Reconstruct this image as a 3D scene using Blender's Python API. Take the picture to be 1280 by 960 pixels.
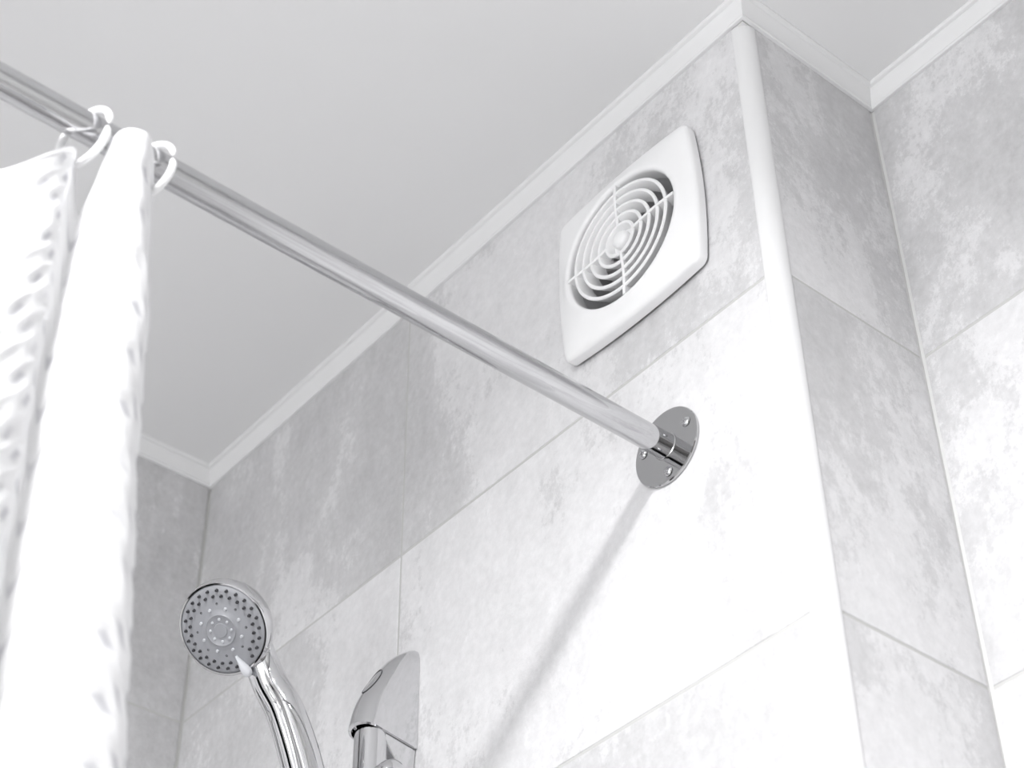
import bpy, bmesh, math, random
from mathutils import Vector, Matrix, noise
random.seed(4)
C = bpy.context.scene
for o in list(bpy.data.objects): bpy.data.objects.remove(o)

# ------------------------------------------------------------------ frame of the room
ZC = 2.381            # lower edge of the cornice; every height below is measured from it
W = 0.81341           # x of the outer corner
D = 0.15927           # depth of the alcove behind the outer corner
H1 = 0.29167          # first horizontal joint below the cornice
XJ = 0.35486          # vertical tile joint on the back wall
CE = 0.0195           # ceiling above the cornice edge
XR, ZR = 0.68735, -0.3836   # shower curtain pole axis
XMAX, YMIN = 2.30, -1.62
def P(x, y, z): return Vector((x, y, z + ZC))

# ------------------------------------------------------------------ camera
cam = bpy.data.cameras.new('camera'); co = bpy.data.objects.new('camera', cam); C.collection.objects.link(co)
cam.sensor_width = 36.0; cam.lens = 36.0 * 2367.3 / 1280.0
cam.clip_start = 0.02; cam.clip_end = 30
a, b, c = 0.87111, 2.29595, -0.01169
Rc = Matrix.Rotation(a, 3, 'Z') @ Matrix.Rotation(b, 3, 'X') @ Matrix.Rotation(c, 3, 'Z')
co.matrix_world = Matrix.Translation(P(1.44114, -0.78531, -1.27775)) @ Rc.to_4x4()
cam.dof.use_dof = True; cam.dof.focus_distance = 1.50; cam.dof.aperture_fstop = 9.0
C.camera = co

# ------------------------------------------------------------------ light and exposure
world = bpy.data.worlds.new('World'); C.world = world; world.use_nodes = True
world.node_tree.nodes['Background'].inputs[0].default_value = (0.8, 0.85, 0.9, 1)
world.node_tree.nodes['Background'].inputs[1].default_value = 0.05
C.view_settings.view_transform = 'Standard'; C.view_settings.look = 'None'
C.view_settings.gamma = 1.0; C.view_settings.use_curve_mapping = False
C.view_settings.exposure = 0.19
LAMPS = [((1.185, -1.06), 0.070, 27.0), ((1.80, -1.20), 0.070, 1.7)]  # first lamp follows from the pole's shadow, second is added fill
FILL_WIN = (.55, 1.65, 0.85, 1.85)     # added unseen window for fill, behind the camera: x0, x1, z0, z1
FILL_WIN_POWER = 10.2
wl = bpy.data.lights.new('window_fill_light', 'AREA'); wl.shape = 'RECTANGLE'; wl.size = FILL_WIN[1]-FILL_WIN[0]-.1; wl.size_y = FILL_WIN[3]-FILL_WIN[2]-.1; wl.energy = FILL_WIN_POWER; wl.color = (.985,.99,1.0)
wo = bpy.data.objects.new('window_fill_light', wl); C.collection.objects.link(wo)
wo.location = ((FILL_WIN[0]+FILL_WIN[1])/2, YMIN-.02, (FILL_WIN[2]+FILL_WIN[3])/2); wo.rotation_euler = (math.radians(90), 0, 0)
def area_lamp(x, y, r, power):
    l = bpy.data.lights.new('lamp_light', 'AREA'); l.shape = 'DISK'; l.size = 2*r; l.energy = power
    l.color = (1.0, 1.0, 1.0); l.spread = math.radians(162)
    return l

# ------------------------------------------------------------------ helpers
def link(o): C.collection.objects.link(o); return o
def obj(name, bm, mats, parent=None, smooth=True, angle=35):
    if not isinstance(mats, (list, tuple)): mats = [mats]
    me = bpy.data.meshes.new(name)
    if smooth:
        ca = math.cos(math.radians(angle))
        for f in bm.faces: f.smooth = True
        bm.normal_update()
        for e in bm.edges:
            if len(e.link_faces) == 2 and e.link_faces[0].normal.dot(e.link_faces[1].normal) < ca: e.smooth = False
    bm.to_mesh(me); bm.free()
    for m in mats: me.materials.append(m)
    o = bpy.data.objects.new(name, me); link(o)
    if parent is not None:
        o.parent = parent
        o.matrix_parent_inverse = parent_world(parent).inverted()
    return o
def parent_world(p):
    m = p.matrix_basis.copy()
    if p.parent: m = parent_world(p.parent) @ p.matrix_parent_inverse @ m
    return m
def empty(name, loc, label, cat, group=None):
    o = bpy.data.objects.new(name, None); link(o); o.location = loc; o.empty_display_size = 0.02
    return tag(o, label, cat, group)
def tag(o, label, cat, group=None):
    o['label'] = label; o['category'] = cat
    if group: o['group'] = group
    return o
def struct(o, label=None, cat=None):
    o['kind'] = 'structure'
    if label: o['label'] = label
    if cat: o['category'] = cat
    return o
def quad(bm, vs, mi=0):
    f = bm.faces.new([bm.verts.new(v) for v in vs]); f.material_index = mi; return f
def box(bm, lo, hi, mi=0):
    x0, y0, z0 = lo; x1, y1, z1 = hi
    v = [bm.verts.new(q) for q in ((x0,y0,z0),(x1,y0,z0),(x1,y1,z0),(x0,y1,z0),(x0,y0,z1),(x1,y0,z1),(x1,y1,z1),(x0,y1,z1))]
    fs = []
    for i in ((0,3,2,1),(4,5,6,7),(0,1,5,4),(1,2,6,5),(2,3,7,6),(3,0,4,7)):
        f = bm.faces.new([v[k] for k in i]); f.material_index = mi; fs.append(f)
    return fs
def basis(axis, up=(0,0,1)):
    a = Vector(axis).normalized(); u = Vector(up)
    if abs(a.dot(u)) > .98: u = Vector((1,0,0))
    x = u.cross(a).normalized(); y = a.cross(x).normalized()
    return x, y, a
def lathe(bm, org, axis, prof, n=48, mi=0, a0=0, a1=2*math.pi, close=True, cap0=False, cap1=False):
    """prof: list of (radius, distance along the axis)"""
    x, y, a = basis(axis); org = Vector(org); rings = []
    full = abs(a1 - a0 - 2*math.pi) < 1e-6; m = n if full else n + 1
    for r, h in prof:
        if r < 1e-7: rings.append([bm.verts.new(org + a*h)]); continue
        rings.append([bm.verts.new(org + a*h + x*(r*math.cos(a0 + (a1-a0)*k/n)) + y*(r*math.sin(a0 + (a1-a0)*k/n))) for k in range(m)])
    for i in range(len(rings)-1):
        A, B = rings[i], rings[i+1]
        for k in range(n):
            k2 = (k+1) % m
            if len(A) == 1 and len(B) == 1: continue
            if len(A) == 1: q = [A[0], B[k], B[k2]]
            elif len(B) == 1: q = [A[k], A[k2], B[0]]
            else: q = [A[k], A[k2], B[k2], B[k]]
            try: f = bm.faces.new(q); f.material_index = mi
            except ValueError: pass
    if cap0 and len(rings[0]) > 2: bm.faces.new(rings[0]).material_index = mi
    if cap1 and len(rings[-1]) > 2: bm.faces.new(rings[-1]).material_index = mi
def sweep(bm, pts, sections, caps=True, mi=0):
    """pts: list of (point, x_axis, y_axis); sections: list of closed 2D outlines of equal length"""
    rings = []
    for (p, ax, ay), sec in zip(pts, sections):
        rings.append([bm.verts.new(p + ax*u + ay*v) for u, v in sec])
    n = len(rings[0])
    for i in range(len(rings)-1):
        for k in range(n):
            f = bm.faces.new([rings[i][k], rings[i][(k+1)%n], rings[i+1][(k+1)%n], rings[i+1][k]]); f.material_index = mi
    if caps:
        bm.faces.new(rings[0][::-1]).material_index = mi; bm.faces.new(rings[-1]).material_index = mi
def fixn(bm): bmesh.ops.recalc_face_normals(bm, faces=bm.faces[:])
def bevel(bm, w, seg=2, ang=30, edges=None):
    if edges is None:
        bm.normal_update()
        edges = [e for e in bm.edges if len(e.link_faces) == 2 and e.calc_face_angle(0) > math.radians(ang)]
    bmesh.ops.bevel(bm, geom=edges, offset=w, segments=seg, affect='EDGES', profile=.5, clamp_overlap=True)
def sm(e0, e1, x):
    t = min(1, max(0, (x-e0)/(e1-e0))); return t*t*(3-2*t)
def catmull(pts, t):
    n = len(pts)-1; t = min(max(t, 0), n-1e-6); i = int(t); f = t-i
    p0, p1, p2, p3 = pts[max(i-1,0)], pts[i], pts[i+1], pts[min(i+2,n)]
    return 0.5*((2*p1) + (-p0+p2)*f + (2*p0-5*p1+4*p2-p3)*f*f + (-p0+3*p1-3*p2+p3)*f**3)

# ------------------------------------------------------------------ materials
def mat(name, col, rough=.5, metal=0.0, **kw):
    m = bpy.data.materials.new(name); m.use_nodes = True
    b = m.node_tree.nodes['Principled BSDF']
    b.inputs['Base Color'].default_value = (*col, 1) if len(col) == 3 else col
    b.inputs['Roughness'].default_value = rough; b.inputs['Metallic'].default_value = metal
    for k, v in kw.items(): b.inputs[k.replace('_', ' ')].default_value = v
    return m
class N:
    def __init__(s, m): s.t = m.node_tree; s.b = s.t.nodes['Principled BSDF']
    def n(s, ty, **kw):
        q = s.t.nodes.new(ty)
        for k, v in kw.items():
            if hasattr(q, k) and not k[0].isupper(): setattr(q, k, v)
            else: q.inputs[k].default_value = v
        return q
    def l(s, a, b): s.t.links.new(a, b)
    def math(s, op, a, b=None, c=None, clamp=False):
        q = s.t.nodes.new('ShaderNodeMath'); q.operation = op; q.use_clamp = clamp
        for i, v in enumerate((a, b, c)):
            if v is None: continue
            if hasattr(v, 'is_output'): s.l(v, q.inputs[i])
            else: q.inputs[i].default_value = v
        return q.outputs[0]
    def ramp(s, x, stops):
        q = s.t.nodes.new('ShaderNodeValToRGB'); s.l(x, q.inputs[0])
        e = q.color_ramp.elements
        while len(e) < len(stops): e.new(.5)
        for i, (p, cc) in enumerate(stops):
            e[i].position = p; e[i].color = (cc, cc, cc, 1) if not isinstance(cc, tuple) else (*cc, 1)
        return q.outputs[0]

def tile_material():
    m = mat('concrete_look_tile', (.6,.6,.6), .42); k = N(m)
    geo = k.n('ShaderNodeNewGeometry'); at = k.n('ShaderNodeAttribute', attribute_name='tile_seed')
    mp = k.n('ShaderNodeMapping'); k.l(geo.outputs['Position'], mp.inputs['Vector'])
    mp.inputs['Rotation'].default_value = (0.5, 0.55, 0.3); mp.inputs['Scale'].default_value = (1.0, 1.0, 0.55)
    def nz(scale, det, rough, woff=0.0, src=mp.outputs[0], dist=0.0):
        q = k.n('ShaderNodeTexNoise', noise_dimensions='4D'); k.l(src, q.inputs['Vector'])
        q.inputs['Scale'].default_value = scale; q.inputs['Detail'].default_value = det
        q.inputs['Roughness'].default_value = rough; q.inputs['Distortion'].default_value = dist
        k.l(k.math('MULTIPLY_ADD', at.outputs['Fac'], 7.3, woff), q.inputs['W'])
        return q.outputs['Fac']
    broad = nz(3.2, 3, .5, 1.0)
    ragged = nz(14.0, 14, .78, 4.0)
    fine = nz(120.0, 6, .7, 9.0, geo.outputs['Position'])
    streak = nz(26.0, 9, .75, 12.0)
    # cloudy darker patches with ragged edges
    s = k.math('MULTIPLY_ADD', ragged, 0.75, k.math('MULTIPLY', broad, 0.75))
    grit = nz(170.0, 5, .8, 21.0, geo.outputs['Position'])
    s = k.math('ADD', s, k.math('MULTIPLY_ADD', grit, .22, -.11))
    patch = k.ramp(s, [(0.0, 0.0), (0.735, 0.0), (0.775, .7), (0.90, 1.0)])
    # small pale trowel marks
    pale = k.ramp(streak, [(0.0, 0.0), (0.60, 0.0), (0.64, 1.0), (1.0, 1.0)])
    soft = k.ramp(broad, [(0.3, 0.0), (0.7, 1.0)])
    base = k.math('MULTIPLY_ADD', soft, -0.06, 0.735)
    base = k.math('MULTIPLY_ADD', patch, -0.15, base)
    base = k.math('MULTIPLY_ADD', pale, 0.05, base)
    base = k.math('ADD', base, k.math('MULTIPLY_ADD', fine, 0.26, -0.13))
    mid = nz(45.0, 6, .75, 15.0)
    base = k.math('ADD', base, k.math('MULTIPLY_ADD', mid, 0.22, -0.11))
    cmb = k.n('ShaderNodeCombineColor')
    k.l(base, cmb.inputs[0]); k.l(k.math('MULTIPLY', base, .994), cmb.inputs[1]); k.l(k.math('MULTIPLY', base, 1.008), cmb.inputs[2])
    k.l(cmb.outputs[0], k.b.inputs['Base Color'])
    bp = k.n('ShaderNodeBump', Strength=.38, Distance=.002)
    k.l(k.math('ADD', k.math('MULTIPLY', fine, .5), mid), bp.inputs['Height']); k.l(bp.outputs[0], k.b.inputs['Normal'])
    k.l(k.math('MULTIPLY_ADD', mid, .3, .25), k.b.inputs['Roughness'])
    return m
M_TILE = tile_material()
M_GROUT = mat('grout', (.54,.54,.53), .9)
def plaster(name, col, rough, s=140, d=.0006, st=.12):
    m = mat(name, col, rough); k = N(m)
    geo = k.n('ShaderNodeNewGeometry'); q = k.n('ShaderNodeTexNoise', Scale=s, Detail=5.0)
    k.l(geo.outputs['Position'], q.inputs['Vector'])
    bp = k.n('ShaderNodeBump', Strength=st, Distance=d); k.l(q.outputs['Fac'], bp.inputs['Height']); k.l(bp.outputs[0], k.b.inputs['Normal'])
    return m
M_CEIL = plaster('ceiling_paint', (.75,.75,.755), .85)
M_COVE = plaster('cornice_paint', (.77,.77,.775), .6, 60)
M_CAULK = mat('sealant', (.72,.72,.715), .6)
M_TRIMW = mat('white_plastic_trim', (.76,.76,.765), .3)
M_PLAST = mat('white_plastic', (.89,.89,.895), .28)
M_VENTIN = mat('duct_plastic', (.66,.66,.665), .5)
M_FLOOR = plaster('floor_tile', (.62,.615,.61), .45, 12)
M_DOOR = mat('door_paint', (.12,.115,.11), .4)
M_DARK = mat('dark_gap_shade_and_seam', (.06,.06,.065), .5)  # dark fill: shade behind flange and fan cover, plus the cap seam
def chrome(name, col=(.54,.54,.55), r=.06, smudge=.08, sc=18, bump=.0):
    m = mat(name, col, r, 1.0); k = N(m)
    geo = k.n('ShaderNodeNewGeometry'); q = k.n('ShaderNodeTexNoise', Scale=float(sc), Detail=6.0, Roughness=.65)
    k.l(geo.outputs['Position'], q.inputs['Vector'])
    rr = k.ramp(q.outputs['Fac'], [(0.0, r), (.52, r), (.7, r + smudge)]); k.l(rr, k.b.inputs['Roughness'])
    if bump:
        q2 = k.n('ShaderNodeTexNoise', Scale=30.0, Detail=2.0); k.l(geo.outputs['Position'], q2.inputs['Vector'])
        bp = k.n('ShaderNodeBump', Strength=bump, Distance=.001); k.l(q2.outputs['Fac'], bp.inputs['Height']); k.l(bp.outputs[0], k.b.inputs['Normal'])
    return m
M_POLE = chrome('chrome_pole', r=.05)
M_CHROME = chrome('chrome', (.64,.64,.65), r=.04, smudge=.05)
M_FLANGE = chrome('polished_steel', (.52,.52,.525), .05, .08)
M_SPRAY = mat('grey_spray_plate', (.30,.305,.325), .38)
M_SPRAYD = mat('dark_nozzle_rubber', (.05,.05,.055), .35)
M_LEVER = mat('satin_lever', (.60,.61,.64), .25)

# ------------------------------------------------------------------ tiled walls
GR = 0.0026     # joint width
TD = 0.0006     # how far the tile faces stand proud of the joints
def tiled_wall(name, u0, u1, z0, z1, ujoints, zjoints, to3, depth, slab_back):
    """to3(u, d, z): point on the wall, d = distance behind the tile face (into the wall)"""
    bm = bmesh.new(); lay = bm.faces.layers.float.new('tile_seed')
    def bx(ua, ub, za, zb, d0, d1, mi, seed, bev=0):
        b2 = bmesh.new()
        vs = {}
        for i, u in enumerate((ua, ub)):
            for j, d in enumerate((d0, d1)):
                for k, z in enumerate((za, zb)):
                    vs[i,j,k] = b2.verts.new(to3(u, d, z))
        for q in (((0,0,0),(1,0,0),(1,0,1),(0,0,1)), ((0,1,0),(1,1,0),(1,1,1),(0,1,1)), ((0,0,0),(0,1,0),(0,1,1),(0,0,1)),
                  ((1,0,0),(1,1,0),(1,1,1),(1,0,1)), ((0,0,0),(1,0,0),(1,1,0),(0,1,0)), ((0,0,1),(1,0,1),(1,1,1),(0,1,1))):
            b2.faces.new([vs[t] for t in q])
        fixn(b2)
        if bev:
            es = [e for e in b2.edges if all(any((v.co-vs_[0].co).length < 1e-9 for vs_ in [[vs[a,0,c]] for a in (0,1) for c in (0,1)]) for v in e.verts)]
            bmesh.ops.bevel(b2, geom=es, offset=bev, segments=2, affect='EDGES', profile=.5)
        vm = {}
        for f in b2.faces:
            nv = []
            for v in f.verts:
                if v.index not in vm or True:
                    key = v
                    if key not in vm: vm[key] = bm.verts.new(v.co)
                    nv.append(vm[key])
            nf = bm.faces.new(nv); nf.material_index = mi; nf[lay] = seed
        b2.free()
    bx(u0, u1, z0, z1, TD, slab_back, 1, 0)
    us = [u0] + ujoints + [u1]; zs = [z0] + zjoints + [z1]
    for i in range(len(us)-1):
        for j in range(len(zs)-1):
            ga = GR/2 if i > 0 else 0; gb = GR/2 if i < len(us)-2 else 0
            ha = GR/2 if j > 0 else 0; hb = GR/2 if j < len(zs)-2 else 0
            bx(us[i]+ga, us[i+1]-gb, zs[j]+ha, zs[j+1]-hb, 0.0, TD+.0004, 0, random.random()*10, .0007)
    return obj(name, bm, [M_TILE, M_GROUT], smooth=False)
ZB, ZT = 0.0, ZC + CE + .03
rows = sorted([ZC - H1 - .3*i for i in range(0, 8) if ZC - H1 - .3*i > .05])
CG = 0.0022    # open joint in the inner corners
wa = tiled_wall('wall_back', CG, W-.0127, ZB, ZT, [XJ], rows, lambda u,d,z: Vector((u, d, z)), 0, .10)
wb = tiled_wall('wall_left', YMIN, -CG, ZB, ZT, [-.62, -1.22], rows, lambda u,d,z: Vector((-d, u, z)), 0, .10)
wr = tiled_wall('wall_return', .0127, D-CG, ZB, ZT, [], rows, lambda u,d,z: Vector((W-d, u, z)), 0, .08)
wc = tiled_wall('wall_alcove', W+CG, XMAX, ZB, ZT, [W+.6, W+1.2], rows, lambda u,d,z: Vector((u, D+d, z)), 0, .10)
struct(wa, 'grey concrete look tiled wall carrying the fan cover and the curtain pole', 'wall')
struct(wb, 'grey tiled end wall behind the shower head and curtain', 'wall')
struct(wr, 'narrow grey tiled return face beside the white corner profile', 'wall')
struct(wc, 'pale tiled wall set back at the right edge of the photo', 'wall')
# corner joints
bm = bmesh.new(); box(bm, (-.02, 0.0008, ZB), (CG+.0002, .03, ZT)); box(bm, (-.02, -.0025, ZB), (-.0008, .0008, ZT)); struct(obj('trim_6', bm, M_GROUT, smooth=False))
bm = bmesh.new(); box(bm, (W-.02, D+.0008, ZB), (W+CG+.0002, D+.03, ZT)); box(bm, (W-.02, D-.0025, ZB), (W-.0008, D+.0008, ZT)); struct(obj('trim_7', bm, M_CAULK, smooth=False))

bm = bmesh.new(); box(bm, (W-.0127, .0006, ZC-.0010), (W-.0006, .0127, ZT)); struct(obj('trim_8', bm, M_CAULK, smooth=False))
# floor, ceiling, unseen walls
bm = bmesh.new(); box(bm, (-.1, YMIN-.1, -.1), (XMAX+.1, D+.1, 0)); struct(obj('floor', bm, M_FLOOR, smooth=False))
bm = bmesh.new(); box(bm, (-.1, YMIN-.1, ZC+CE), (XMAX+.1, D+.1, ZC+CE+.1)); ceil = struct(obj('ceiling', bm, M_CEIL, smooth=False), 'plain light grey painted ceiling', 'ceiling')
M_PAINT = plaster('wall_paint', (.66,.66,.655), .7)
x0, x1, z0, z1 = FILL_WIN
bm = bmesh.new(); box(bm, (-.1, YMIN-.1, 0), (x0, YMIN, ZT)); box(bm, (x1, YMIN-.1, 0), (XMAX+.1, YMIN, ZT)); box(bm, (x0, YMIN-.1, z1), (x1, YMIN, ZT)); box(bm, (x0, YMIN-.1, 0), (x1, YMIN, z0))
struct(obj('wall_front', bm, M_PAINT, smooth=False))
bm = bmesh.new(); box(bm, (XMAX, YMIN, 0), (XMAX+.1, D+.1, ZT)); struct(obj('wall_right', bm, M_PAINT, smooth=False))
bm = bmesh.new()
for q in ((x0, x0+.05, z0, z1), (x1-.05, x1, z0, z1), (x0+.05, x1-.05, z0, z0+.05), (x0+.05, x1-.05, z1-.05, z1)): box(bm, (q[0], YMIN-.08, q[2]), (q[1], YMIN-.01, q[3]))
fill_win = struct(obj('fill_window_1', bm, M_TRIMW, smooth=False))  # made-up window frame, its glowing pane raises the ambient light
m = mat('frosted_fill_pane', (.8,.8,.82), .6); m.node_tree.nodes['Principled BSDF'].inputs['Emission Color'].default_value = (.98,.99,1,1); m.node_tree.nodes['Principled BSDF'].inputs['Emission Strength'].default_value = 1.0
bm = bmesh.new(); box(bm, (x0+.05, YMIN-.06, z0+.05), (x1-.05, YMIN-.05, z1-.05)); obj('fill_window_pane', bm, m, fill_win, smooth=False)
bm = bmesh.new(); box(bm, (XMAX-.04, -1.45, 0), (XMAX-.001, -.60, 2.03)); struct(obj('door_1', bm, M_DOOR, smooth=False))

# ------------------------------------------------------------------ cornice (mitred runs) and corner profile
prof = [(0,0), (.0030,-.0003), (.0040,.0006), (.0041,.0018), (.0034,.0028), (.0032,.0034), (.0052,.0064), (.0074,.0110), (.0096,.0142), (.0104,.0150), (.0101,.0158),
        (.0112,.0160), (.0128,.0166), (.0138,.0178), (.0140,.0190), (.0140,CE+.0005), (0,CE+.0005)]
nodes = [Vector((0,YMIN)), Vector((0,0)), Vector((W,0)), Vector((W,D)), Vector((XMAX,D))]
norms = [Vector((1,0)), Vector((0,-1)), Vector((1,0)), Vector((0,-1))]
labels = ['white cornice along the top of the tiled end wall', 'white cornice along the top of the wall with the fan cover',
          'short white cornice above the narrow tiled return', 'white cornice above the set back tiled wall at right']
for i in range(4):
    A, B = nodes[i], nodes[i+1]; n = norms[i]
    def mit(j, a):
        q = nodes[j] + n*a
        if j > 0 and j < 4:
            o = norms[j-1] if j == i else norms[j]
            q = q + o*a
        return q
    bm = bmesh.new()
    ra = [bm.verts.new((*mit(i, a), z+ZC)) for a, z in prof]; rb = [bm.verts.new((*mit(i+1, a), z+ZC)) for a, z in prof]
    for k in range(len(prof)):
        k2 = (k+1) % len(prof); bm.faces.new([ra[k], ra[k2], rb[k2], rb[k]])
    bm.faces.new(ra); bm.faces.new(rb[::-1]); fixn(bm)
    struct(obj('trim_%d' % (i+1), bm, M_COVE, angle=28), labels[i], 'cornice')
# rounded corner profile with flat wings
bm = bmesh.new(); r = .0131; cx, cy = W-.0125, .0125
sec = [(cx-.004, .004), (cx-.0012, -.0004)] + [(cx + r*math.sin(t), cy - r*math.cos(t)) for t in [math.radians(q) for q in range(0, 91, 6)]] + [(W+.0004, cy+.0012), (W-.004, cy+.004)]
lo = [bm.verts.new((x, y, 0.0)) for x, y in sec]; hi = [bm.verts.new((x, y, ZC-.0012)) for x, y in sec]
for k in range(len(sec)):
    k2 = (k+1) % len(sec); bm.faces.new([lo[k], lo[k2], hi[k2], hi[k]])
bm.faces.new(lo); bm.faces.new(hi); fixn(bm)
struct(obj('trim_5', bm, M_TRIMW, angle=50), 'rounded white plastic corner profile running down the outer tile corner', 'corner profile')

# ------------------------------------------------------------------ ceiling lamps; the second is an added fill
for i, ((lx, ly), lr, pw) in enumerate(LAMPS):
    root = empty('ceiling_light', P(lx, ly, CE), 'round flat white ceiling light, %s' % ('the one nearer the curtain' if i == 0 else 'added unseen as fill nearer the door'), 'ceiling light', 'round ceiling lights')
    bm = bmesh.new(); lathe(bm, P(lx, ly, CE), (0,0,-1), [(lr+.010, 0), (lr+.010, .004), (lr+.007, .007), (lr+.001, .007), (lr+.001, .003), (lr+.001, 0)], 48); fixn(bm)
    obj('frame', bm, M_PLAST, root)
    m = mat('lamp_diffuser', (1,1,1), .4); m.node_tree.nodes['Principled BSDF'].inputs['Emission Color'].default_value = (1,1,1,1)
    m.node_tree.nodes['Principled BSDF'].inputs['Emission Strength'].default_value = 30.0
    bm = bmesh.new(); lathe(bm, P(lx, ly, CE), (0,0,-1), [(0, .004), (lr, .004), (lr, .001), (0,.001)], 48); fixn(bm)
    obj('diffuser', bm, m, root)
    L = bpy.data.objects.new('lamp_light', area_lamp(lx, ly, lr, pw)); link(L); L.location = P(lx, ly, CE-.0085)
    L.parent = root; L.matrix_parent_inverse = root.matrix_basis.inverted()

# ------------------------------------------------------------------ exhaust fan cover
VX, VZ, VH = .6690, -.1585, .0795
root = empty('exhaust_fan', P(VX, 0, VZ), 'square white plastic exhaust fan cover with a round ringed grille on the tiles', 'exhaust fan')
def squircle(h, bulge, rc, n=14):
    """rounded square outline with slightly bowed sides"""
    pts = []
    for s in range(4):
        ang = s*math.pi/2; ca, sa = math.cos(ang), math.sin(ang)
        for k in range(n):
            t = -1 + 2*k/n
            tt = t*(h-rc)/h
            u = h + bulge*(1-t*t); v = tt*h
            pts.append((u*ca - v*sa, u*sa + v*ca))
        for k in range(6):
            th = math.radians(90*(k)/6); u = h-rc + rc*math.cos(th); v = h-rc + rc*math.sin(th)
            pts.append((u*ca - v*sa, u*sa + v*ca))
    return pts
RO = .0635
def vring(bm, pts, y): return [bm.verts.new(P(VX+u, y, VZ+v)) for u, v in pts]
bm = bmesh.new()
N4 = len(squircle(.07, .004, .006))
levels = [(VH, -.0026), (VH+.0004, -.0092), (VH-.0003, -.0114), (VH-.0020, -.0131), (VH-.0050, -.0142), (VH-.0110, -.0152)]
rings = [vring(bm, squircle(h, .0042, .0075), y) for h, y in levels]
def circ(r):
    # same vertex order as the outline, by angle
    sq = squircle(VH, .0042, .0075); return [(r*math.cos(math.atan2(v,u)), r*math.sin(math.atan2(v,u))) for u, v in sq]
for r_, y in ((RO+.0060, -.0186), (RO+.0035, -.0189), (RO+.0014, -.0184), (RO+.0003, -.0170), (RO, -.0150), (RO, -.0040)):
    rings.append(vring(bm, circ(r_), y))
rings.append(vring(bm, circ(RO+.0015), -.0040)); rings.append(vring(bm, [(u*.965, v*.965) for u, v in squircle(VH, .0042, .0075)], -.0026))
for i in range(len(rings)-1):
    for k in range(N4): bm.faces.new([rings[i][k], rings[i][(k+1)%N4], rings[i+1][(k+1)%N4], rings[i+1][k]])
for k in range(N4): bm.faces.new([rings[-1][k], rings[-1][(k+1)%N4], rings[0][(k+1)%N4], rings[0][k]])
fixn(bm)
obj('cover', bm, M_PLAST, root, angle=50)
# base frame that holds the cover off the tiles; dark colour stands for the gap shadow
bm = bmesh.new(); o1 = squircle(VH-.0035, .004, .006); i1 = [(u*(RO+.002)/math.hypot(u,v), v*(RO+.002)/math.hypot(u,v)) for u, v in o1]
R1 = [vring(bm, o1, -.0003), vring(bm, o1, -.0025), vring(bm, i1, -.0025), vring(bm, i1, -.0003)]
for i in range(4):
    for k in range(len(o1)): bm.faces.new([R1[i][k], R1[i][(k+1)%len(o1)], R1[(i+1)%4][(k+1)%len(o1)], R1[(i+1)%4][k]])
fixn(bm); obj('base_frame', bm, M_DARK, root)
# concentric vanes, all in the plane of the opening, splayed outwards towards the room
yf, th = -.0188, .0018
for r_ in (.0158, .0255, .0352, .0450, .0547):
    bm = bmesh.new()
    lathe(bm, P(VX, 0, VZ), (0,-1,0), [(r_-th*.5-.0036, .0060), (r_-th, .0178), (r_-th*.6, -yf), (r_+th*.6, -yf), (r_+th, .0178), (r_+th*.5-.0036, .0060), (r_-th*.5-.0036, .0060)], 72)
    fixn(bm); obj('vane_ring', bm, M_PLAST, root)
for s in range(4):
    bm = bmesh.new(); ang = s*math.pi/2 + .02; ca, sa = math.cos(ang), math.sin(ang)
    r0, r1 = .0150, RO+.0008; w = .0015; secs = []
    for k in range(11):
        t = k/10; rr = r0 + (r1-r0)*t; off = .0016*math.sin(math.pi*t)
        c0 = Vector((VX + rr*ca - off*sa, 0, VZ + rr*sa + off*ca + ZC))
        sd = Vector((-sa, 0, ca))
        secs.append((c0, sd, Vector((0,-1,0))))
    sweep(bm, secs, [[(-w,.0090), (w,.0090), (w,.0188), (w*.5,.0194), (-w*.5,.0194), (-w,.0188)]]*11); fixn(bm)
    obj('spoke', bm, M_PLAST, root)
bm = bmesh.new(); lathe(bm, P(VX, 0, VZ), (0,-1,0), [(.0086,.008), (.0086,.0165), (.0078,.0187), (.0058,.0203), (.003,.0211), (0,.0213)], 40); 
lathe(bm, P(VX, 0, VZ), (0,-1,0), [(0,.0095), (.0150,.0095), (.0150,.0115), (.0086,.0122)], 40); fixn(bm)
obj('hub_cap', bm, M_PLAST, root)
# duct, motor and impeller behind the grille
bm = bmesh.new(); lathe(bm, P(VX, 0, VZ), (0,1,0), [(RO+.0006,-.0038), (RO+.0006,.058), (0,.058), (0,.060), (RO+.0022,.060), (RO+.0022,-.0036), (RO+.0006,-.0038)], 64); fixn(bm)
obj('duct', bm, M_VENTIN, root)
bm = bmesh.new(); lathe(bm, P(VX, 0, VZ), (0,-1,0), [(0,-.050), (.022,-.050), (.022,-.004), (.0205,-.001), (0,-.001)], 48)
for k in range(3):
    an = math.radians(35+120*k); u = Vector((math.cos(an), 0, math.sin(an))); v = Vector((-math.sin(an), 0, math.cos(an))); c0 = P(VX, .018, VZ)
    q = [c0+u*.02+v*.004, c0+u*.0645+v*.004, c0+u*.0645-v*.004, c0+u*.02-v*.004]
    lo_ = [bm.verts.new(x) for x in q]; hi_ = [bm.verts.new(x+Vector((0,-.006,0))) for x in q]
    for i in range(4): bm.faces.new([lo_[i], lo_[(i+1)%4], hi_[(i+1)%4], hi_[i]])
    bm.faces.new(lo_); bm.faces.new(hi_)
fixn(bm); obj('motor', bm, mat('motor_plastic', (.74,.74,.75), .4), root)
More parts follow.
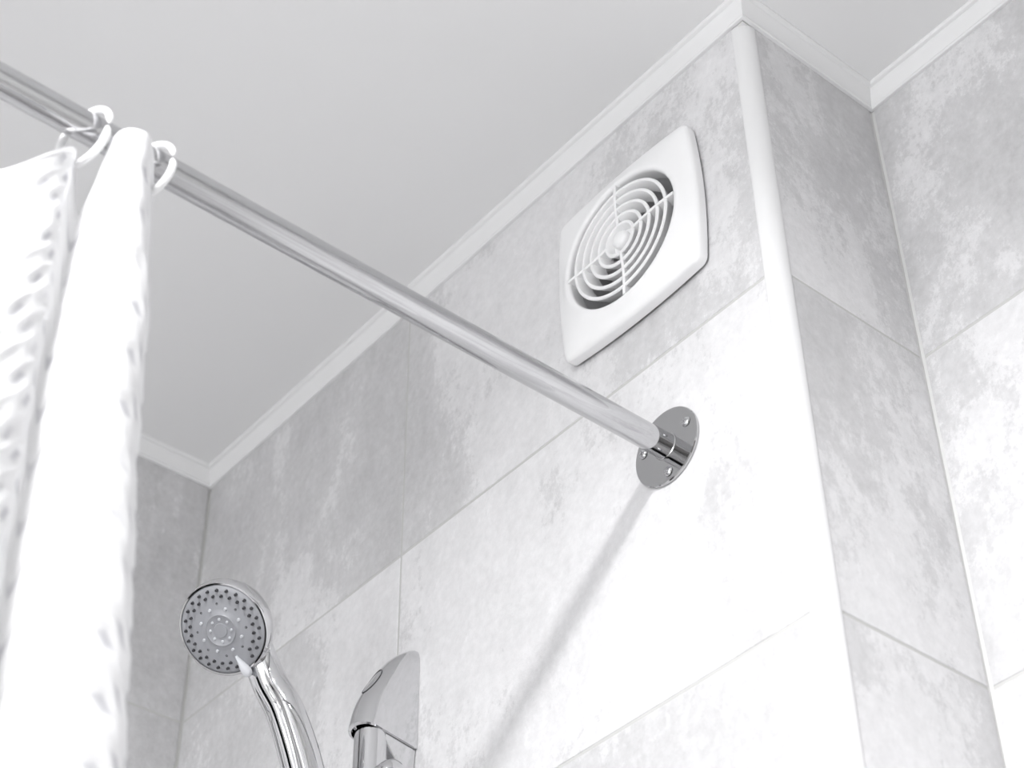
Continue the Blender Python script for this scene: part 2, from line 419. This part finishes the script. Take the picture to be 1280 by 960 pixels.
for k in range(7):
    bm = bmesh.new(); a0 = 2*math.pi*k/7
    prev = None
    for i in range(7):
        t = i/6; rr = .0225 + (.0375)*t; w = .012 + .006*t; a_c = a0 + .25*t
        u = Vector((math.cos(a_c), 0, math.sin(a_c))); v = Vector((-math.sin(a_c), .62, math.cos(a_c))).normalized()
        c0 = P(VX, .033, VZ) + u*rr
        nn = u.cross(v).normalized()*.0006
        row = [bm.verts.new(c0+v*w+nn), bm.verts.new(c0-v*w+nn), bm.verts.new(c0-v*w-nn), bm.verts.new(c0+v*w-nn)]
        if prev:
            for j in range(4): bm.faces.new([prev[j], prev[(j+1)%4], row[(j+1)%4], row[j]])
        else: bm.faces.new(row)
        prev = row
    bm.faces.new(prev); fixn(bm); obj('impeller_blade', bm, mat('impeller_plastic', (.72,.72,.73), .35) if k == 0 else bpy.data.materials['impeller_plastic'], root)
# screw bosses on the lower right of the inside
for k, an in enumerate((-64, -38, 150)):
    bm = bmesh.new(); u = Vector((math.cos(math.radians(an)), 0, math.sin(math.radians(an))))
    lathe(bm, P(VX, .006, VZ) + u*.0545, (0,-1,0), [(.0058,0), (.0058,.010), (.0048,.0115), (.0028,.0115), (.0024,.009), (0,.009)], 24); fixn(bm)
    obj('screw_boss', bm, M_PLAST, root)
# cut the duct opening through the tiled wall
bm = bmesh.new(); lathe(bm, P(VX, -.02, VZ), (0,1,0), [(0,0), (RO+.0026,0), (RO+.0026,.09), (0,.09)], 64); fixn(bm)
me = bpy.data.meshes.new('cut'); bm.to_mesh(me); bm.free(); me.materials.append(M_GROUT); cut = bpy.data.objects.new('cut', me); link(cut)
md = wa.modifiers.new('hole', 'BOOLEAN'); md.operation = 'DIFFERENCE'; md.object = cut; md.solver = 'EXACT'; md.use_self = True
bpy.context.view_layer.update()
dg = bpy.context.evaluated_depsgraph_get()
nm = bpy.data.meshes.new_from_object(wa.evaluated_get(dg)); wa.modifiers.clear()
if len(nm.polygons) > 10: wa.data = nm
bpy.data.objects.remove(cut)

# ------------------------------------------------------------------ curtain pole with wall flange
root = empty('curtain_pole', P(XR, 0, ZR), 'shiny chrome tube pole running from the tiled wall out over the bath', 'curtain pole')
RR = .01012
bm = bmesh.new(); lathe(bm, P(XR, -.0016, ZR), (0,-1,0), [(RR,0), (RR, -YMIN-.0035)], 64, cap0=True, cap1=True)
bmesh.ops.subdivide_edges(bm, edges=[e for e in bm.edges if abs((e.verts[0].co-e.verts[1].co).y) > .5], cuts=40, use_grid_fill=True)
obj('tube', bm, M_POLE, root, angle=60)
FR = .0330
bm = bmesh.new(); lathe(bm, P(XR, -.0001, ZR), (0,-1,0), [(0,0), (FR-.0004,0), (FR-.0004,.0005), (0,.0005)], 72); fixn(bm); obj('rim_shade_disc', bm, M_DARK, root)  # dark disc behind the flange stands in for shade at its rim
def flange(y0, s, screws):
    bm = bmesh.new()
    lathe(bm, P(XR, y0, ZR), (0,s,0), [(0,0), (FR,0), (FR,.0016), (FR-.0006,.0024), (.0112,.0024), (.0112,.0030), (.0107,.0034), (0,.0034)], 96); fixn(bm)
    f = obj('wall_flange', bm, M_FLANGE, root, angle=30)
    for i, an in enumerate(screws):
        c0 = P(XR + .0245*math.cos(an), y0 + s*.0022, ZR + .0245*math.sin(an))
        bm = bmesh.new(); n = 36
        # domed cross-slot head
        xs, ys, az = basis((0,s,0)); R_ = .0042; prev = None; grid = []
        for q in range(9):
            rr = R_*q/8; h = .0026*math.sqrt(max(0, 1-(rr/R_)**2*.96)); ring = []
            for k in range(n):
                t = 2*math.pi*k/n; u, v = rr*math.cos(t+.4), rr*math.sin(t+.4)
                slot = (abs(u) < .0006 and abs(v) < .0024) or (abs(v) < .0006 and abs(u) < .0024)
                ring.append(bm.verts.new(c0 + xs*u + ys*v + az*(h - (.0011 if slot and q < 6 else 0))))
            grid.append(ring)
        for q in range(1, 8):
            for k in range(n): bm.faces.new([grid[q][k], grid[q][(k+1)%n], grid[q+1][(k+1)%n], grid[q+1][k]])
        bm.faces.new(grid[1]); 
        for k in range(n): bm.verts.remove(grid[0][k])
        fixn(bm); obj('screw', bm, M_CHROME, f, angle=40)
    return f
flange(-.0006, -1, (math.atan2(.0084,.0213), math.atan2(-.0265,.0009), math.atan2(.0062,-.0206) , ))
flange(YMIN, 1, (.3, 2.4, 4.5))

# ------------------------------------------------------------------ curtain rings
def ring(yc, roll, tilt, label):
    """two-piece plastic ring: centre hangs just below the pole axis"""
    cz = ZR - .0086; R0 = .0208; r = .0024
    cen = P(XR, yc, cz)
    rt = empty('curtain_ring', P(XR, yc, ZR + RR), label, 'curtain ring', 'white curtain rings on the pole')
    M = Matrix.Rotation(tilt, 3, 'Z')
    def arc(t0, t1, n, taper0, taper1, name, dr=0.0):
        bm = bmesh.new(); pts = []; secs = []
        for i in range(n+1):
            f = i/n; t = t0 + (t1-t0)*f
            e = M @ Vector((math.cos(t), 0, math.sin(t))); tg = M @ Vector((0,1,0))
            w = 1.0
            if taper0: w = min(w, .25 + math.sqrt(max(0, min(1, f*n*.35))) * .75)
            if taper1: w = min(w, .25 + math.sqrt(max(0, min(1, (1-f)*n*.35))) * .75)
            pts.append((cen + e*(R0*(1 + dr*math.sin(math.pi*min(1, f**1.5))**1.0)), e, tg)); secs.append([(r*w*math.cos(2*math.pi*k/14), r*1.1*w*math.sin(2*math.pi*k/14)) for k in range(14)])
        sweep(bm, pts, secs); fixn(bm); obj(name, bm, M_PLAST, rt, angle=50)
    g = math.radians(roll)
    arc(g + math.radians(4), math.radians(182), 34, True, False, 'hook', 0)
    arc(math.radians(182), 2*math.pi + g - math.radians(4), 36, False, True, 'closing_arm', .24)
    return rt
ring(-.4470, 2, 0.35, 'white plastic curtain ring nearest the wall flange, at the curtain edge')
ring(-.4915, -6, 0.30, 'white plastic curtain ring between the two folds, further from the flange')

# ------------------------------------------------------------------ shower curtain
def curtain_mat():
    m = mat('white_waffle_fabric', (.95,.95,.955), .6); k = N(m)
    k.b.inputs['Subsurface Weight'].default_value = 0.0
    tr = k.n('ShaderNodeBsdfTranslucent'); tr.inputs[0].default_value = (.97,.97,.98,1)
    mx = k.n('ShaderNodeMixShader'); mx.inputs[0].default_value = .45
    out = k.t.nodes['Material Output']; k.l(k.b.outputs[0], mx.inputs[1]); k.l(tr.outputs[0], mx.inputs[2]); k.l(mx.outputs[0], out.inputs[0])
    uv = k.n('ShaderNodeUVMap', uv_map='weave'); w = k.n('ShaderNodeTexNoise', Scale=500.0, Detail=2.0); k.l(uv.outputs[0], w.inputs['Vector'])
    # waffle relief shade put into the colour: greyer cell centres
    sp = k.n('ShaderNodeSeparateXYZ'); k.l(uv.outputs[0], sp.inputs[0])
    vv = k.math('DIVIDE', sp.outputs[1], .0185); uu = k.math('ADD', k.math('DIVIDE', sp.outputs[0], .0218), k.math('MULTIPLY', k.math('FLOOR', vv), .5))
    du = k.math('ABSOLUTE', k.math('SUBTRACT', k.math('FRACT', uu), .5)); dv = k.math('ABSOLUTE', k.math('SUBTRACT', k.math('FRACT', vv), .5))
    dd = k.math('ADD', k.math('MULTIPLY', du, 1.1), dv)
    cell_shade = k.ramp(dd, [(0.0, 1.0), (.20, .85), (.36, 0.0), (1.0, 0.0)])
    big = k.n('ShaderNodeTexNoise', Scale=38.0, Detail=2.0); k.l(uv.outputs[0], big.inputs['Vector'])
    amt = k.math('MULTIPLY', cell_shade, k.ramp(big.outputs['Fac'], [(.35, 0.0), (.55, 1.0)]))
    cm = k.n('ShaderNodeMix', data_type='RGBA'); k.l(amt, cm.inputs[0]); cm.inputs[6].default_value = (.95,.95,.955,1); cm.inputs[7].default_value = (.70,.70,.725,1)
    k.l(cm.outputs[2], k.b.inputs['Base Color']); k.l(cm.outputs[2], tr.inputs[0])
    bp = k.n('ShaderNodeBump', Strength=.2, Distance=.0004); k.l(w.outputs['Fac'], bp.inputs['Height']); k.l(bp.outputs[0], k.b.inputs['Normal'])
    return m
M_CURT = curtain_mat()
V2 = lambda x, y: Vector((x, y, 0))
# plan of the cloth seen from above: at the header, a little lower, and far down
top = [V2(.690,-.4410), V2(.698,-.4470), V2(.7065,-.4540), V2(.7140,-.4650), V2(.707,-.4790), V2(.690,-.4800), V2(.681,-.483), V2(.686,-.4930),
       V2(.701,-.5020), V2(.716,-.520), V2(.718,-.548), V2(.690,-.560), V2(.664,-.570), V2(.672,-.600), V2(.712,-.615), V2(.716,-.650), V2(.675,-.665), V2(.668,-.70),V2(.71,-.72)]
mid = [V2(.700,-.4335), V2(.706,-.4390), V2(.712,-.4465), V2(.7155,-.4580), V2(.712,-.4740), V2(.7055,-.4850), V2(.7030,-.4915), V2(.7055,-.4970),
       V2(.717,-.5050), V2(.730,-.524), V2(.732,-.552), V2(.700,-.568), V2(.670,-.585), V2(.680,-.610), V2(.722,-.625), V2(.730,-.660), V2(.690,-.680), V2(.675,-.71),V2(.72,-.73)]
bot = [V2(.708,-.4120), V2(.714,-.4200), V2(.720,-.4310), V2(.723,-.4490), V2(.714,-.4670), V2(.7085,-.4780), V2(.7060,-.4850), V2(.7100,-.4910),
       V2(.725,-.5010), V2(.744,-.524), V2(.746,-.560), V2(.718,-.585), V2(.690,-.605), V2(.700,-.635), V2(.742,-.650), V2(.750,-.685), V2(.700,-.700), V2(.690,-.73),V2(.73,-.75)]
# height of the top hem above/below the ring holes, per control point
hem = [-.416,-.4060,-.3955,-.3925,-.3990,-.4320,-.4520,-.4160,-.4220,-.4520,-.490,-.470,-.428,-.406,-.430,-.440,-.420,-.408,-.43]
hemv = [Vector((h,0,0)) for h in hem]
NU, NV = 520, 620; LEN = 1.10; nseg = len(top)-1
bm = bmesh.new(); uvl = bm.loops.layers.uv.new('weave')
# arc length table for the weave
arc = [0.0]; pv = catmull(mid, 0)
us = [nseg*i/NU for i in range(NU+1)]
for t in us[1:]:
    q = catmull(mid, t); arc.append(arc[-1] + (q-pv).length); pv = q
grid = []
cell = .0185
for j in range(NV+1):
    row = []; s = LEN*(j/NV)**1.25
    for i, t in enumerate(us):
        a_, b_, c_ = catmull(top, t), catmull(mid, t), catmull(bot, t); h = catmull(hemv, t).x
        z = h - s
        if s < .14: f = sm(0, 1, s/.14)*1.0; p = a_.lerp(b_, f)
        else: f = min(2.2, (s-.14)/.27); f = f if f < 1 else 1 + (f-1)*.6; p = b_.lerp(c_, f)
        # normal of the plan curve
        t2 = min(t+.05, nseg); t1 = max(t-.05, 0); tg = catmull(mid, t2)-catmull(mid, t1); nn = Vector((-tg.y, tg.x, 0)).normalized()
        ua = arc[i]/cell*1.0; va = s/cell
        # waffle cells: soft cushions on a staggered lattice
        par = math.floor(va) % 2
        cu = .5 - .5*math.cos(2*math.pi*(ua*.85 + .5*par)); cv = math.sin(math.pi*(va - math.floor(va)))
        dis = -.0013*(cv**.7)*(.25 + .75*cu)
        dis += .0022*noise.noise(Vector((arc[i]*45, s*16, 3.1)))
        dis *= sm(.006, .03, s)
        # hem roll
        if s < .003: dis += .0004
        row.append(bm.verts.new((p.x + nn.x*dis, p.y + nn.y*dis, z + ZC)))
    grid.append(row)
for j in range(NV):
    for i in range(NU):
        f = bm.faces.new([grid[j][i], grid[j][i+1], grid[j+1][i+1], grid[j+1][i]])
        for lp, (ii, jj) in zip(f.loops, ((i,j),(i+1,j),(i+1,j+1),(i,j+1))): lp[uvl].uv = (arc[ii], LEN*(jj/NV)**1.25)
for f in bm.faces: f.smooth = True
cur = tag(obj('shower_curtain', bm, M_CURT, angle=180), 'white waffle textured shower curtain gathered in folds at the left', 'shower curtain')
sd = cur.modifiers.new('thickness', 'SOLIDIFY'); sd.thickness = .0007; sd.offset = 0

# ------------------------------------------------------------------ slide rail with its wall bracket
MX, MW = .3720, .0150
root = empty('shower_rail', P(MX, 0, -.50), 'chrome slide rail with a curved wall bracket at the bottom of the photo', 'shower rail')
# bracket: plan outline (stadium) whose reach grows downwards
zt, zb = -.4040, -.4995
def reach_at(q):
    return catmull([Vector((v,0,0)) for v in (0.0, .0100, .0160, .0205, .0245, .0285, .0320, .0350, .0372, .0388, .0400)], q*10).x
bm = bmesh.new(); secs = []; pts = []; nz_ = 28
for i in range(nz_+1):
    f = i/nz_
    z = zt + (zb-zt)*f
    q = (z - zt)/(zb - zt)
    reach = reach_at(q)
    # roll the top over towards the wall
    wr_ = MW*min(1, math.sqrt(max(0.0, 1-(1-min(1, q/.16))**2))*.45+.55)
    fr = max(.0012, reach)
    bul = .0030 + .0105*min(1, fr/.040)**.8
    o_ = [(-wr_, 0.0), (-wr_, fr*.55), (-wr_, fr)]
    for k in range(1, 16):
        t = math.pi*k/16; o_.append((-wr_*math.cos(t), fr + bul*math.sin(t)))
    o_ += [(wr_, fr), (wr_, fr*.55), (wr_, 0.0)]
    zz = [0]*len(o_)
    pts.append((P(MX, -.0002, z), Vector((1,0,0)), Vector((0,-1,0)))); secs.append(o_)
rows_ = []
for (p, ax, ay), sec in zip(pts, secs): rows_.append([bm.verts.new(p + ax*u + ay*v) for u, v in sec])
# lower rim slopes a little up towards the front
for r_i, (rw, sec) in enumerate(zip(rows_, secs)):
    f = r_i/nz_
    for v, (u, w_) in zip(rw, sec): v.co.z += .010*f*max(0, w_)/.06
n = len(rows_[0])
for i in range(nz_):
    for k in range(n-1): bm.faces.new([rows_[i][k], rows_[i][k+1], rows_[i+1][k+1], rows_[i+1][k]])
bm.faces.new(rows_[0])
# inner wall of the hollow underside
inner = []
last = rows_[-1]
cen2 = P(MX, -.030, zb)
inn = [bm.verts.new(cen2 + (v.co-cen2)*.89 + Vector((0,0,0))) for v in last]; inn2 = [bm.verts.new(v.co + Vector((0,0,.005))) for v in inn]
for k in range(n-1):
    bm.faces.new([last[k], last[k+1], inn[k+1], inn[k]]); bm.faces.new([inn[k], inn[k+1], inn2[k+1], inn2[k]])
bm.faces.new(inn2)
fixn(bm); br = obj('wall_bracket', bm, M_CHROME, root, angle=42)
# cover cap set flush in the bracket's curved front
bm = bmesh.new()
def surf(q, t):
    fr = max(.0012, reach_at(min(1,q))); bul = .0030 + .0105*min(1, fr/.040)**.8
    return P(MX - MW*math.cos(t)*1.0, -(fr + bul*math.sin(t)) , zt + (zb-zt)*q + .010*q*(fr+bul*math.sin(t))/.06)
g_ = []
for i in range(13):
    f = -1 + 2*i/12; rowv = []
    for k in range(13):
        gk = -1 + 2*k/12
        # disc mapping
        u = f*math.sqrt(1-gk*gk/2); v = gk*math.sqrt(1-f*f/2)
        q = .46 + u*.155; t = math.radians(94) + v*.50
        s0 = surf(q, t); s1 = surf(q+.01, t); s2 = surf(q, t+.02); nn = (s1-s0).cross(s2-s0).normalized()
        if nn.y > 0: nn = -nn
        rowv.append(bm.verts.new(s0 + nn*(.0005 if max(abs(f),abs(gk)) < .99 else -.0004)))
    g_.append(rowv)
for i in range(12):
    for k in range(12): bm.faces.new([g_[i][k], g_[i][k+1], g_[i+1][k+1], g_[i+1][k]])
fixn(bm); cap = obj('cover_cap', bm, M_CHROME, br, angle=40)
bm = bmesh.new(); pts = []; secs = []
for i in range(49):
    an = 2*math.pi*i/48; q = .46 + math.cos(an)*.155; t = math.radians(94) + math.sin(an)*.50
    s0 = surf(q, t); s1 = surf(q+.01, t); s2 = surf(q, t+.02); nn = (s1-s0).cross(s2-s0).normalized()
    if nn.y > 0: nn = -nn
    sA = surf(.46 + math.cos(an+.05)*.155, math.radians(94) + math.sin(an+.05)*.50); tg = (sA-s0).normalized()
    pts.append((s0+nn*.0004, nn, tg.cross(nn))); secs.append([(.00035*math.cos(2*math.pi*k/6), .00035*math.sin(2*math.pi*k/6)) for k in range(6)])
sweep(bm, pts, secs); fixn(bm); obj('cap_seam', bm, M_DARK, br)
bm = bmesh.new(); lathe(bm, P(MX, -.0345, -.4920), (0,0,-1), [(0,0), (.0138,0), (.0138,.62), (0,.62)], 48); fixn(bm); obj('rail_tube', bm, M_CHROME, root, angle=50)
bm = bmesh.new(); q_ = [[bm.verts.new(P(MX+sx*wx, yy, zz)) for sx, yy in ((-1,-.0003),(1,-.0003),(1,yf_),(-1,yf_))] for wx, yf_, zz in ((.0130,-.0330,-.4900), (.0130,-.0310,-.5000), (.0105,-.0040,-.5330))]
for i in range(2):
    for k in range(4): bm.faces.new([q_[i][k], q_[i][(k+1)%4], q_[i+1][(k+1)%4], q_[i+1][k]])
bm.faces.new(q_[0]); bm.faces.new(q_[2]); bevel(bm, .0006, 1); fixn(bm); obj('mounting_block', bm, M_CHROME, root, smooth=False)
# slider with its round clamp knob
bm = bmesh.new(); lathe(bm, P(MX, -.0345, -.533), (0,0,-1), [(.0134,0), (.0175,.001), (.0188,.004), (.0188,.040), (.0175,.043), (.0134,.044)], 48); fixn(bm); sl = obj('slider', bm, M_CHROME, root, angle=50)
bm = bmesh.new(); lathe(bm, P(MX+.0120, -.0345, -.5410), (1,0,0), [(.0100,0), (.0112,.002), (.0120,.008), (.0120,.018), (.0105,.0225), (.006,.0250), (0,.0258)], 48); fixn(bm)
obj('clamp_knob', bm, M_CHROME, sl, angle=50)
# bracket arm that grips the hand shower
bm = bmesh.new(); lathe(bm, P(.374, -.052, -.585), (0,-1,-.25), [(.009,0), (.009,.016), (0,.016)], 32); fixn(bm); obj('shower_holder', bm, M_CHROME, sl, angle=50)

# ------------------------------------------------------------------ hand shower
HC = P(.3736, -.1787, -.4549)                      # centre of the spray face
HN = Vector((.283, -.608, -.742)).normalized()    # the way it sprays
HD = Vector((.02, .66, -.75)); HD = (HD - HN*HD.dot(HN)*1.0).normalized()   # towards the handle, in the plane of the face
HS = HN.cross(HD).normalized()
root = empty('hand_shower', HC, 'chrome hand shower with a round grey spray face full of small nozzles', 'hand shower')
FRAD = .0345
def hp(u, v, w): return HC + HS*u + HD*v + HN*w
bm = bmesh.new()
lathe(bm, HC, HN, [(FRAD+.0002,-.0012), (FRAD+.0006,.0004), (FRAD+.0018,.0006), (FRAD+.0028,-.0006), (FRAD+.0034,-.004), (FRAD+.0030,-.010), (FRAD+.0006,-.0165), (FRAD-.006,-.0215), (FRAD-.018,-.0245), (0,-.0255)], 96); fixn(bm)
head = obj('head_shell', bm, M_CHROME, root, angle=50)
bm = bmesh.new()
def dome(r): return .0034*(1-(r/FRAD)**2)
pl = [(0,.0010), (.0052,.0010), (.0056,.0002), (.0060,.0002), (.0115,.0006), (.0121,.0013), (.0128,.0006), (.0131,.0002), (.0170,.0), (.0200,0), (.0235,-.0002), (.0255,.0002), (.0300,0), (FRAD-.0005,.0002)]
lathe(bm, HC, HN, [(r_, h_+dome(r_)) for r_, h_ in pl] + [(FRAD+.0003,-.0006), (FRAD+.0003,-.003), (0,-.003)], 96); fixn(bm)
plate = obj('spray_plate', bm, M_SPRAY, root, angle=60)
def nozzle(u, v, r, h, m, name, parent):
    bm = bmesh.new(); lathe(bm, hp(u, v, dome(math.hypot(u,v))-.0003), HN, [(r*1.35,0), (r*1.05,h*.45), (r,h*.85), (r*.8,h), (r*.42,h), (r*.38,h*.7), (0,h*.7)], 14); fixn(bm)
    return obj(name, bm, m, parent, angle=50)
for k in range(23):
    t = math.pi/2 + 2*math.pi*(k+1)/24; nozzle(.0308*math.cos(t), .0308*math.sin(t), .00105, .0026, M_SPRAYD, 'outer_nozzle', plate)
for k in range(1, 23):
    t = math.pi/2 + 2*math.pi*(k+.5)/24; nozzle(.0264*math.cos(t), .0264*math.sin(t), .00105, .0026, M_SPRAYD, 'middle_nozzle', plate)
for k in range(8):
    t = 2*math.pi*(k+.1)/8; nozzle(.0172*math.cos(t), .0172*math.sin(t), .0011, .0018, M_LEVER, 'pale_nozzle', plate)
for k in range(8):
    t = 2*math.pi*(k+.5)/8 + .12; nozzle(.0088*math.cos(t), .0088*math.sin(t), .00105, .0016, M_LEVER, 'inner_nozzle', plate)
# small drops cut beside the pale nozzles
for k in range(8):
    t = 2*math.pi*(k+.6)/8; bm = bmesh.new()
    lathe(bm, hp(.0205*math.cos(t), .0205*math.sin(t), dome(.0205)-.0003), HN, [(.0011,0), (.0009,.0005), (.0004,.0003), (0,.0002)], 10); fixn(bm); obj('drain_dimple', bm, M_SPRAYD, plate)
# spray selector lever
bm = bmesh.new(); pts = []; secs = []
for i in range(21):
    f = i/20; v = .0225 + .0190*f
    wd = .0011 + .0031*sm(0, .75, f); w = .0022 + .0020*math.sin(f*math.pi*.6)
    if f > .75: g_e = math.sqrt(max(.01, 1-((f-.75)/.25)**2)); wd *= g_e; w *= .45 + .55*g_e
    pts.append((hp(-.0030, v, 0), HS, HN)); secs.append([(wd*math.cos(2*math.pi*k/16), w*.5 + (.0008+w*.7)*math.sin(2*math.pi*k/16)) for k in range(16)])
sweep(bm, pts, secs); fixn(bm); lv = obj('selector_lever', bm, M_LEVER, root, angle=50); lv['label'] = 'pale satin selector lever'
# handle: grows out of the back of the head, ribbed chrome, curving down to the holder
axis_pts = [hp(0, .006, -.0125), hp(.000, .024, -.0155)+Vector((.002,.002,0)), hp(.001, .040, -.0130)+Vector((.001,.001,0)), hp(.002, .058, -.0060)+Vector((.0005,.0,0)), P(.3785, -.1195, -.5085), P(.3800, -.1040, -.5440), P(.3800, -.0900, -.5850), P(.3790, -.0800, -.6200), P(.379,-.072,-.66)]
widths =   [.0170, .0160, .0142, .0146, .0160, .0175, .0178, .0160, .0130]
thick  =   [.0085, .0105, .0120, .0128, .0132, .0136, .0138, .0130, .0120]
bm = bmesh.new(); pts = []; secs = []; NS = 64
for i in range(NS+1):
    t = (len(axis_pts)-1)*i/NS
    c0 = catmull(axis_pts, t); c1 = catmull(axis_pts, min(t+.05, len(axis_pts)-1)); cm = catmull(axis_pts, max(t-.05, 0)); tg = (c1-cm).normalized()
    side = HS.lerp(Vector((-1,-.1,0)), sm(1, 6, t)).normalized() if HS.x < 0 else HS.lerp(Vector((1,.1,0)), sm(1, 6, t)).normalized()
    side = (side - tg*side.dot(tg)).normalized(); fr = tg.cross(side).normalized()
    wv = catmull([Vector((q,0,0)) for q in widths], t).x; tv = catmull([Vector((q,0,0)) for q in thick], t).x
    sec = []
    for k in range(64):
        an = 2*math.pi*k/64; gro = 1 - .16*sm(1.5, 4, t)*(math.exp(-((math.cos(an)-.38)/.11)**2) + math.exp(-((math.cos(an)+.38)/.11)**2))*1.0
        sec.append((wv*math.cos(an)*(1), tv*math.sin(an)*gro))
    pts.append((c0, side, fr)); secs.append(sec)
sweep(bm, pts, secs); fixn(bm); obj('handle', bm, M_CHROME, root, angle=60)
